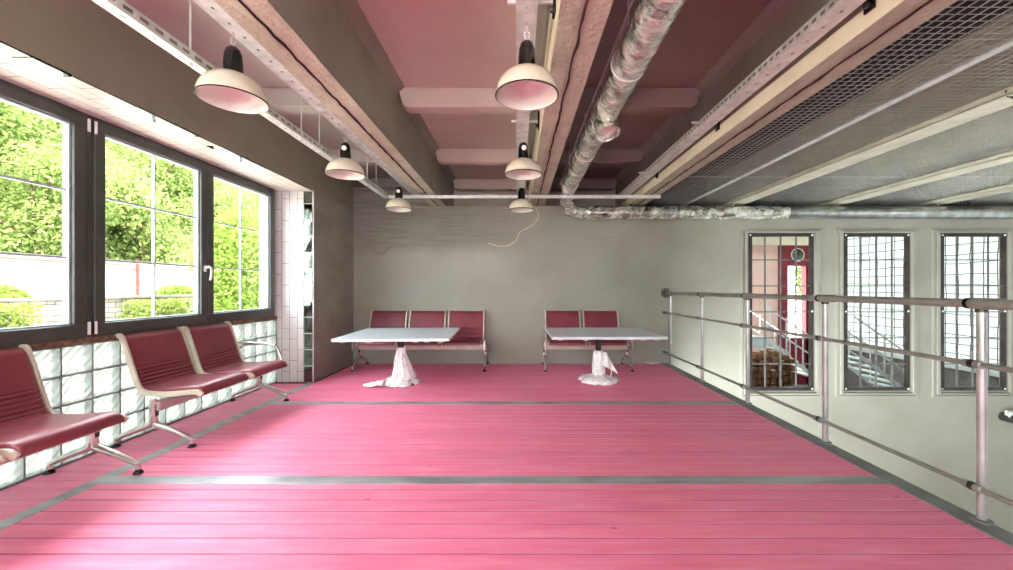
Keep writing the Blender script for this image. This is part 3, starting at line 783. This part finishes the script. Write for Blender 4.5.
# tee branch
a = Vector((.685, 3.12, H+1.30)); b = Vector((.70, 3.08, H+1.185))
br = MB().tube([a, a.lerp(b, .6), a.lerp(b, .9), b], [.088, .084, .086, .094], 28, False).build('branch_collar', 'foil', root, smooth=True, solid=.004)
MB().tube([a.lerp(b, .5), a.lerp(b, .56)], .08, 24).build('branch_cap', 'enamel_in', br)
for x in (1.55, 3.37, 5.0, 6.55, 8.1):
    MB().tube([(x, 6.22, H+1.27), (x, 6.22, ZB)], .006, 8).build('hanger_rod', 'galv', root, smooth=True)
for y in (.9, 2.45, 4.0, 5.2):
    MB().tube([(.682, y, H+1.46), (.682, y, ZC-.002)], .005, 8).build('hanger_rod', 'galv', root, smooth=True)
    MB().tube([(.682+.104*math.cos(t), y, H+1.369+.104*math.sin(t)) for t in [i*2*PI/28 for i in range(29)]], .006, 6).build('hanger_band', 'galv', root, smooth=True)
o = MB().tube(smoothpath([(.565, YN+.3, H+1.40), (.563, 1, H+1.395), (.567, 2.5, H+1.402), (.57, 4, H+1.40), (.58, 5.6, H+1.395)], 6), .007, 8).build('conduit', 'steel', smooth=True)
tag(o, 'thin conduit running beside the overhead silver duct', 'conduit')

# ------------------------------------------------------------------ wire mesh ceiling
zm = H+1.362
def wires(a, b, lab):
    root = thing('ceiling_mesh', lab, 'wire mesh', (0, 0, 0), 0, 'wire mesh panels over the lower hall')
    mb = MB(); x = a+.02
    while x < b: mb.box(x-.0026, x+.0026, YN, 7.1, zm, zm+.005); x += .056
    y = YN
    while y < 7.1: mb.box(a, b, y-.0017, y+.0017, zm+.005, zm+.008); y += .05
    mb.build('wire_grid', 'meshwire', root)
    for y in (-2.4, 1.0, 4.9):
        MB().box(a, b, y-.006, y+.006, zm-.003, zm).build('seam_bar', 'galv', root)
for (a, b), lab in zip(((2.0, 3.31), (3.55, 4.87), (5.11, 6.43), (6.67, 8.0), (8.24, 9.56)), ('wire ceiling mesh between the cream sided beam and the first mesh beam', 'wire ceiling mesh right of the first mesh beam', 'wire ceiling mesh right of the second mesh beam', 'wire ceiling mesh right of the third mesh beam, at the far right', 'wire ceiling mesh along the far side of the hall')):
    wires(a, b, lab)
root = thing('ceiling_strut', 'shiny galvanised strut below the first bay of wire mesh', 'strut')
mb = MB(); tray_mesh(mb, 2.70, 2.755, YN, 6.9, H+1.345, .012, .09); mb.build('channel', 'galv', root)
for y in (-1, 1.3, 3.2, 5.1): MB().box(2.715, 2.74, y-.02, y+.02, H+1.356, H+1.372).build('clip', 'galv', root)
for k in range(3):
    x0, y0 = 3.40, 2.70-.09*k
    P = smoothpath([(x0-.10, y0, ZB+.03), (x0-.06, y0+.02, ZB-.004), (x0-.02, y0-.02, ZB-.012), (x0+.02, y0+.02, ZB-.004), (x0-.03, y0+.03, ZB-.008)], 4)
    o = MB().tube(P, .004, 6).build('wire_tie', 'black', smooth=True); tag(o, 'dark wire tie twisted under the first mesh beam', 'wire tie', 'wire ties under the first mesh beam')

# ------------------------------------------------------------------ barred openings: grilles
for i, (a, b) in enumerate(W):
    root = thing('window_grille', 'welded steel grille in the %s opening of the back wall' % ('left', 'middle', 'right')[i], 'grille', (0, 0, 0), 0, 'steel grilles in the back wall')
    mb = MB(); y0, y1 = YB-.012, YB+.03
    f = .055
    mb.box(a-.02, a+f-.02, y0, y1, WZ0, WZ1).box(b-f+.02, b+.02, y0, y1, WZ0, WZ1).box(a-.02, b+.02, y0, y1, WZ1-f+.01, WZ1+.01).box(a-.02, b+.02, y0, y1, WZ0-.01, WZ0+f-.01)
    mb.build('frame', 'dark_steel', root, bevel=.003)
    for k in (1, 2, 3):
        x = a+(b-a)*k/4; MB().box(x-.009, x+.009, YB, YB+.018, WZ0+.03, WZ1-.03).build('upright_bar', 'grille', root)
    for k in range(1, 6):
        z = WZ0+(WZ1-WZ0)*k/6; MB().box(a+.03, b-.03, YB-.004, YB+.008, z-.008, z+.008).build('cross_bar', 'grille', root)
    for x in (a+.005, b-.005):
        for z in (WZ0+.02, WZ0+1.25, WZ1-.02):
            MB().lathe([(.016, 0), (.012, .008), (.003, .011)], 10).build('rivet', 'white', root, smooth=True, loc=(x, YB-.012, z)).rotation_euler = (PI/2, 0, 0)

# ------------------------------------------------------------------ hall behind the openings
YF = 11.6
k = YF/400
def fx(u): return (u-517)*k
def fz(v): return H-(v-288)*k
XF = 9.0
structure(MB().box(3.2, fx(783), YF, YF+.2, -1.6, 3.3).build('wall_far', 'pinkwall'), 'salmon pink wall seen through the left grille', 'wall')
structure(MB().box(fx(806), XF+.2, YF, YF+.2, -1.6, 3.3).build('wall_far_end', 'red'), 'maroon end wall beside the glazed door', 'wall')
gy0, gy1, gz0, gz1 = 7.3, YF-.1, H-.173*XF, 3.05
mb = MB().box(XF, XF+.2, YB+.07, YF, -1.6, gz0).box(XF, XF+.2, 7.4, YF, gz1, 3.3).box(XF, XF+.2, YB+.07, gy0, gz0, 2.15).box(XF, XF+.2, gy1, YF, gz0, gz1)
structure(mb.build('wall_far_right', 'greywall'), 'grey wall below the bright gridded window', 'wall')
structure(MB().box(3.2, XF+.2, YB+.07, YF+.2, -1.7, -1.6).build('floor_far', 'edge'), 'floor behind the openings', 'floor')
structure(MB().box(3.2, XF+.2, 8.2, YF+.2, 3.3, 3.4).build('ceiling_far', 'palewall'), 'ceiling behind the openings, cut short to let sky light in', 'ceiling')  # front strip left open as an added rooflight to brighten the hall
structure(MB().box(3.2, 3.3, YB+.07, 7.4, -1.6, 2.15).box(3.2, 3.3, 7.4, YF, -1.6, 3.3).build('wall_far_left', 'pinkwall'), 'side wall behind the openings', 'wall')
structure(MB().box(3.3, XF, YF-.7, YF-.45, fz(247), fz(238)).build('trim_21', 'cream'), 'pale beam over the hall behind the left grille', 'trim')
root = sempty('door_1', 'maroon framed glazed door seen through the left grille', 'door')
MB().box(fx(778), fx(787), YF-.06, YF+.21, -1.6, 2.7).box(fx(787), fx(808), YF-.06, YF+.21, fz(266), 2.7).box(fx(808), fx(813), YF-.06, YF+.21, -1.6, fz(266)).build('door_frame', 'red', root, bevel=.01)
MB().box(fx(787), fx(808), YF+.05, YF+.06, fz(338), fz(266)).build('door_glass', 'pane', root)
MB().box(fx(787), fx(808), YF+.0, YF+.1, -1.6, fz(338)).build('door_panel', 'red', root)
MB().box(fx(797)-.012, fx(797)+.012, YF+.02, YF+.08, fz(338), fz(266)).build('door_mullion', 'white', root)
o = thing('round_mirror', 'round convex mirror above the maroon door frame', 'mirror', (fx(796), YF-.07, fz(255)))
MB().lathe([(.0, .06), (.07, .055), (.12, .038), (.17, .008), (.175, 0)], 28).build('mirror_dome', 'mirror', o, smooth=True).rotation_euler = (PI/2, 0, 0)
MB().tube([(.178*math.cos(t), 0, .178*math.sin(t)) for t in [i*2*PI/32 for i in range(33)]], .016, 8).build('rim', 'white', o, smooth=True)
root = sempty('window_4', 'bright gridded window seen through the middle and right grilles', 'window')
mb = MB(); rr = random.Random(4); y = gy0
while y <= gy1+.01:
    mb.tube([(XF+.06, y+rr.uniform(-.014, .014), gz0+(gz1-gz0)*j/14) for j in range(15)], .0075, 6); y += .23
z = gz0
while z <= gz1+.01:
    q = rr.uniform(-.06, .06)
    mb.tube([(XF+.06, gy0+(gy1-gy0)*j/14, z+q*(j/14-.5)+rr.uniform(-.012, .012)) for j in range(15)], .0075, 6); z += .205
mb.build('glazing_grid', 'dark_steel', root)
MB().box(XF+.08, XF+.086, gy0, gy1, gz0, gz1).build('glass_pane', 'pane_dull', root)
structure(MB().box(XF-.1, XF, YB+.07, YF, gz0-.09, gz0).build('trim_22', 'bluewhite'), 'pale ledge under the gridded window', 'trim')
# landing and stairs
def stair(label, x0, y, z0, dx, dz, n, m, w, rails):
    root = thing('staircase', label, 'stairs', (x0, y, z0), 0, 'metal stairs behind the grilles')
    L = Vector((dx, 0, dz))
    for yy in (0, w): MB().bar((0, yy, 0), (dx, yy, dz), .04, .07).build('stringer', m, root)
    for i in range(n):
        t = (i+.5)/n; MB().box(dx*t-.09, dx*t+.09, .02, w-.02, dz*t-.0, dz*t+.025).build('tread', m, root)
    for yy in (0, w):
        rb = MB()
        for hgt in rails: rb.bar((-.15, yy, hgt), (dx, yy, dz+hgt), .026)
        for t in (0, .33, .66, 1): rb.bar((dx*t, yy, dz*t), (dx*t, yy, dz*t+max(rails)), .026)
        rb.build('handrail', 'galv', root)
    return root
yS = 9.0; kS = yS/400
def sx(u): return (u-517)*kS
def sz(v): return H-(v-288)*kS
structure(MB().box(4.0, sx(771), yS, YF, sz(346), sz(338)).build('floor_landing', 'bluewhite'), 'pale landing behind the left grille', 'floor')
stair('pale metal stair going down to the right, seen through the left grille', sx(770), yS, sz(343), sx(820)-sx(770), sz(381)-sz(343), 7, 'bluewhite', 1.0, (.45, .85))
stair('grey metal stair with thin rails seen through the middle grille', sx(838), yS-.6, sz(350)-.05, 1.5, -1.15, 7, 'bluewhite', .9, (.45, .85))
# block stack
yK = 7.9; kK = yK/400
cols_ = [(752+i*6.3) for i in range(7)]
tops = [352, 351, 350, 349, 350, 353, 357]
bm0 = None
for i, u in enumerate(cols_):
    x = (u-517)*kK; zt = H-(tops[i]-288)*kK; z = -1.6; n = int((zt-z)/.128)
    for j in range(n):
        if bm0 is None:
            o = MB().box(-.05, .05, -.1, .1, 0, .104).build('wood_block', 'block', bevel=.008); bm0 = o
        else:
            o = bm0.copy(); COL.objects.link(o)
        o.location = (x+R.uniform(-.006, .006), yK+R.uniform(-.02, .02), z+j*.128*(zt-z)/(n*.128)); o.rotation_euler = (0, 0, R.uniform(-.06, .06))
        tag(o, 'brown block in the stack behind the left grille', 'block', 'stacked brown blocks behind the left grille')
# lower wall fitting, outlet
o = thing('pipe_fitting', 'dark pipe valve on the lower wall at the right edge', 'valve', (7.72, YB, -.84))
MB().cyl((0, 0, 0), (0, -.16, 0), .07, 18).build('flange', 'dark_steel', o, smooth=True)
MB().tube(smoothpath([(-.05, -.1, .02), (.1, -.13, .06), (.3, -.13, .05), (.6, -.13, .05)], 5), .05, 14).build('pipe', 'galv', o, smooth=True)
MB().tube([(-.08, -.12, .1), (.3, -.12, .1)], .03, 10).build('handle', 'galv', o, smooth=True)
MB().tube(smoothpath([(.05, -.14, -.02), (.15, -.14, -.1), (.35, -.14, -.14), (.6, -.14, -.14)], 5), .04, 12).build('pipe', 'steel', o, smooth=True)
o = thing('wall_box', 'small grey socket box low on the back wall under the railing', 'socket', (2.66, YB, -.25))
MB().box(-.04, .04, -.035, 0, -.05, .05).build('housing', 'edge', o, bevel=.008)
MB().box(-.028, .028, -.04, -.036, -.036, .036).build('cover', 'dark_steel', o, bevel=.004)
o = MB().grid(lambda u, v: (2.03+u*.2, YB-.09+v*.06, .012+.02*math.sin(u*7+v*3)*math.sin(v*PI)+.006), 8, 4).build('film_scrap', 'film', smooth=True, solid=.002)
tag(o, 'scrap of plastic film lying in the corner beside the railing', 'plastic scrap')

# ------------------------------------------------------------------ outside
GZ = -.7
structure(MB().box(-60, -3.3, -20, 90, GZ-.2, GZ).build('ground', 'ground'), 'pale ground outside the windows', 'ground')
mb = MB(); rr = random.Random(11)
def hillP(u, v):
    y = -10+110*u; t = v; x = -23-45*t
    return (x+rr.uniform(-.5, .5), y, GZ+42*t**.9+(rr.uniform(-.5, .5) if t > 0 else 0))
mb.grid(hillP, 40, 16); structure(mb.build('ground_hill', 'hill', smooth=True), 'wooded slope outside the windows', 'ground')
def tree_meshes(nv, leafm, count, rad, hgt, ls, seed):
    out = []
    for q in range(nv):
        rr = random.Random(seed+q); mb = MB()
        cl = [(Vector((rr.gauss(0, rad*.42), rr.gauss(0, rad*.42), hgt*(.12+.78*rr.random()))), rad*rr.uniform(.3, .55)) for _ in range(22)]
        for c, r_ in cl:
            for _ in range(count//22):
                d = Vector((rr.gauss(0, 1), rr.gauss(0, 1), rr.gauss(0, 1))).normalized()
                p_ = c+d*r_*(rr.random()**.4)
                n_ = (d+Vector((rr.gauss(0, .6), rr.gauss(0, .6), rr.gauss(.3, .6)))).normalized()
                u = n_.orthogonal().normalized(); w = n_.cross(u); s = ls*rr.uniform(.6, 1.3); a = rr.uniform(0, 6.28)
                e1 = u*math.cos(a)+w*math.sin(a); e2 = n_.cross(e1)
                mb.add([p_-e1*s, p_-e2*s*.55, p_+e1*s, p_+e2*s*.55], [(0, 1, 2, 3)])
        tk = MB().tube([(0, 0, -.3), (.05, 0, hgt*.3), (0, .05, hgt*.62)], [hgt*.032, hgt*.024, hgt*.012], 8)
        for c, r_ in cl[:7]: tk.tube([(0, 0, hgt*.35), tuple(c*.6+Vector((0, 0, hgt*.17))), tuple(c)], [hgt*.013, hgt*.009, hgt*.004], 6)
        out.append((mb, tk))
    return out
protos = []
for mb, tk in tree_meshes(3, 'leaf', 14000, 3.4, 8.0, .115, 21):
    protos.append((mb, tk))
pm = []
for mb, tk in protos:
    root = thing('forest_tree', 'leafy tree in the wood on the slope outside', 'tree', (0, 0, 0), 0, 'trees on the slope outside the windows')
    mb.build('foliage', 'leaf', root); tk.build('trunk', 'bark', root, smooth=True); pm.append(root)
rr = random.Random(5); k = 0
spots = []
for row, t in enumerate((.03, .10, .18, .27, .37, .48)):
    y = 13-row*0.2
    while y < 62+row*9:
        if y > 15+row*2.5-3: spots.append((-23-45*t+rr.uniform(-1.2, 1.2), y+rr.uniform(-1, 1), GZ+42*t**.9-.4))
        y += 5.8
for i, (x, y, z) in enumerate(spots):
    o = pm[i] if i < 3 else copy_tree(pm[i % 3])
    o.location = (x, y, z); o.rotation_euler = (0, 0, rr.uniform(0, 6.28)); s = rr.uniform(.85, 1.2); o.scale = (s, s, s)
def bush(name, lab, cat, x0, x1, y0, y1, z0, z1, n, ls, m, round_=False, group=None):
    rr = random.Random(int(abs(y0)*100)); mb = MB()
    for _ in range(n):
        if round_:
            while True:
                q = Vector((rr.uniform(-1, 1), rr.uniform(-1, 1), rr.uniform(-1, 1)))
                if .4 < q.length < 1: break
            p_ = Vector(((x0+x1)/2+q.x*(x1-x0)/2, (y0+y1)/2+q.y*(y1-y0)/2, (z0+z1)/2+q.z*(z1-z0)/2))
        else: p_ = Vector((rr.uniform(x0, x1), rr.uniform(y0, y1), rr.uniform(z0, z1)))
        n_ = Vector((rr.gauss(.3, .7), rr.gauss(0, .7), rr.gauss(.5, .7))).normalized(); u = n_.orthogonal().normalized(); w = n_.cross(u)
        a = rr.uniform(0, 6.28); e1 = u*math.cos(a)+w*math.sin(a); e2 = n_.cross(e1); s = ls*rr.uniform(.6, 1.3)
        mb.add([p_-e1*s, p_-e2*s*.55, p_+e1*s, p_+e2*s*.55], [(0, 1, 2, 3)])
    o = thing(name, lab, cat, ((x0+x1)/2, (y0+y1)/2, z0), 0, group)
    f = mb.build('foliage', m, o); f.location = (-(x0+x1)/2, -(y0+y1)/2, -z0)
    MB().tube([(0, 0, GZ-z0), (0, 0, (z1-z0)*.6)], [.05, .02], 8).build('stem', 'bark', o, smooth=True)
bush('shrub', 'sunlit green shrub outside the glazed maroon door', 'shrub', 9.35, 9.85, 13.0, 13.6, fz(336)-.2, 2.3, 1500, .06, 'leaf2')
# white building
root = thing('outbuilding', 'long whitewashed outbuilding below the wooded slope', 'building', (-18, 20, GZ))
MB().box(-3, 0, -12, 13, 0, 2.95).build('wall', 'white_wall', root)
MB().box(-3.1, .18, -12.1, 13.1, 2.95, 3.16).build('roof', 'roofing', root, bevel=.02)
for y in (-7.2, -1.0, 5.5): MB().box(-.02, .02, y-.35, y+.35, 2.05, 2.3).build('vent_window', 'frame', root)
MB().tube([(.1, -1.8, 2.4), (.1, -1.8, 1.0)], .06, 8).build('downpipe', 'frame_edge', root)
MB().box(.02, .3, -4.2, -3.7, 2.3, 2.55).build('wall_lamp', 'frame', root)
root = thing('iron_pole', 'rusty red pole standing in front of the whitewashed outbuilding', 'pole', (-16.5, 17.4, GZ))
MB().cyl((0, 0, 0), (0, 0, 3.1), .06, 10).build('pole', 'rust', root, smooth=True)
MB().bar((0, -.22, 2.7), (0, .22, 2.7), .06).build('crossarm', 'rust', root)
# garden wall
def stonewall():
    nt = NT('pale_dressed_stone'); tc = nt.n.new('ShaderNodeTexCoord'); sp = nt.n.new('ShaderNodeSeparateXYZ'); nt.link(tc.outputs['Object'], sp.inputs[0])
    cb = nt.n.new('ShaderNodeCombineXYZ'); nt.link(sp.outputs[1], cb.inputs[0]); nt.link(sp.outputs[2], cb.inputs[1])
    br = nt.n.new('ShaderNodeTexBrick'); nt.link(cb.outputs[0], br.inputs['Vector']); br.inputs['Scale'].default_value = 1
    br.inputs['Brick Width'].default_value = .42; br.inputs['Row Height'].default_value = .16; br.inputs['Mortar Size'].default_value = .012
    br.inputs['Color1'].default_value = lin((138, 133, 127)); br.inputs['Color2'].default_value = lin((122, 116, 108)); br.inputs['Mortar'].default_value = lin((62, 58, 54))
    nt.link(br.outputs['Color'], nt.b.inputs['Base Color']); nt.b.inputs['Roughness'].default_value = .95; return nt.m
M['stone'] = stonewall()
root = thing('garden_wall', 'low pale stone wall with a capping, outside the windows', 'wall', (-13, 14, GZ))
MB().box(-.4, 0, -8, 10, 0, 1.55).build('stonework', 'stone', root)
MB().box(-.48, .08, -8, 10, 1.55, 1.63).build('capping', 'roofing', root, bevel=.01)
MB().box(-.5, .25, -2.75, -1.6, 0, 1.5).build('pier', 'stone', root)
bush('hedge', 'clipped yellow green hedge in front of the pale stone wall', 'hedge', -12.85, -12.3, 12.9, 15.3, GZ, .80, 2600, .07, 'hedge')
bush('hedge', 'clipped hedge left of the stone pier', 'hedge', -12.85, -12.3, 8.6, 10.4, GZ, .80, 2200, .07, 'hedge')
bush('shrub', 'low shrub growing over the stone wall at the left', 'shrub', -14.7, -13.55, 9.5, 11.6, .3, 1.35, 2000, .08, 'leaf2', True)
bush('shrub', 'yellow green shrub behind the wall before the red pole', 'shrub', -14.8, -13.6, 15.8, 17.6, .3, 1.35, 1800, .08, 'leaf2', True)
bush('garden_tree', 'bright green leafy tree filling the narrow right pane', 'tree', -11.5, -8.9, 13.0, 17.2, GZ+.5, 4.2, 14000, .08, 'leaf2', True)

# ------------------------------------------------------------------ light, world, camera
w = D.worlds.new('World'); SC.world = w; w.use_nodes = True
bg = w.node_tree.nodes['Background']; bg.inputs['Color'].default_value = (.93, .97, 1, 1); bg.inputs['Strength'].default_value = 1.0
sun = D.lights.new('sun', 'SUN'); sun.energy = 1.1; sun.angle = math.radians(2); sun.color = (1, .95, .84)
so = D.objects.new('sun', sun); COL.objects.link(so); so.location = (10, -5, 12)
so.rotation_euler = Vector((-.25, .6, -.76)).to_track_quat('-Z', 'Y').to_euler()
cam = D.cameras.new('camera'); cam.sensor_width = 36; cam.lens = 400/1013*36
cam.shift_x = -(517-506.5)/1013; cam.shift_y = (288-285)/1013
co = D.objects.new('camera', cam); COL.objects.link(co); co.location = (0, 0, H); co.rotation_euler = (PI/2, 0, 0)
SC.camera = co; cam.clip_start = .05; cam.clip_end = 300
SC.view_settings.view_transform = 'Standard'; SC.view_settings.look = 'None'; SC.view_settings.gamma = 1; SC.view_settings.use_curve_mapping = False
SC.view_settings.exposure = 3.9
SC.cycles.use_denoising = True
SC.cycles.max_bounces = 10; SC.cycles.diffuse_bounces = 6; SC.cycles.transparent_max_bounces = 16; SC.cycles.sample_clamp_indirect = 6
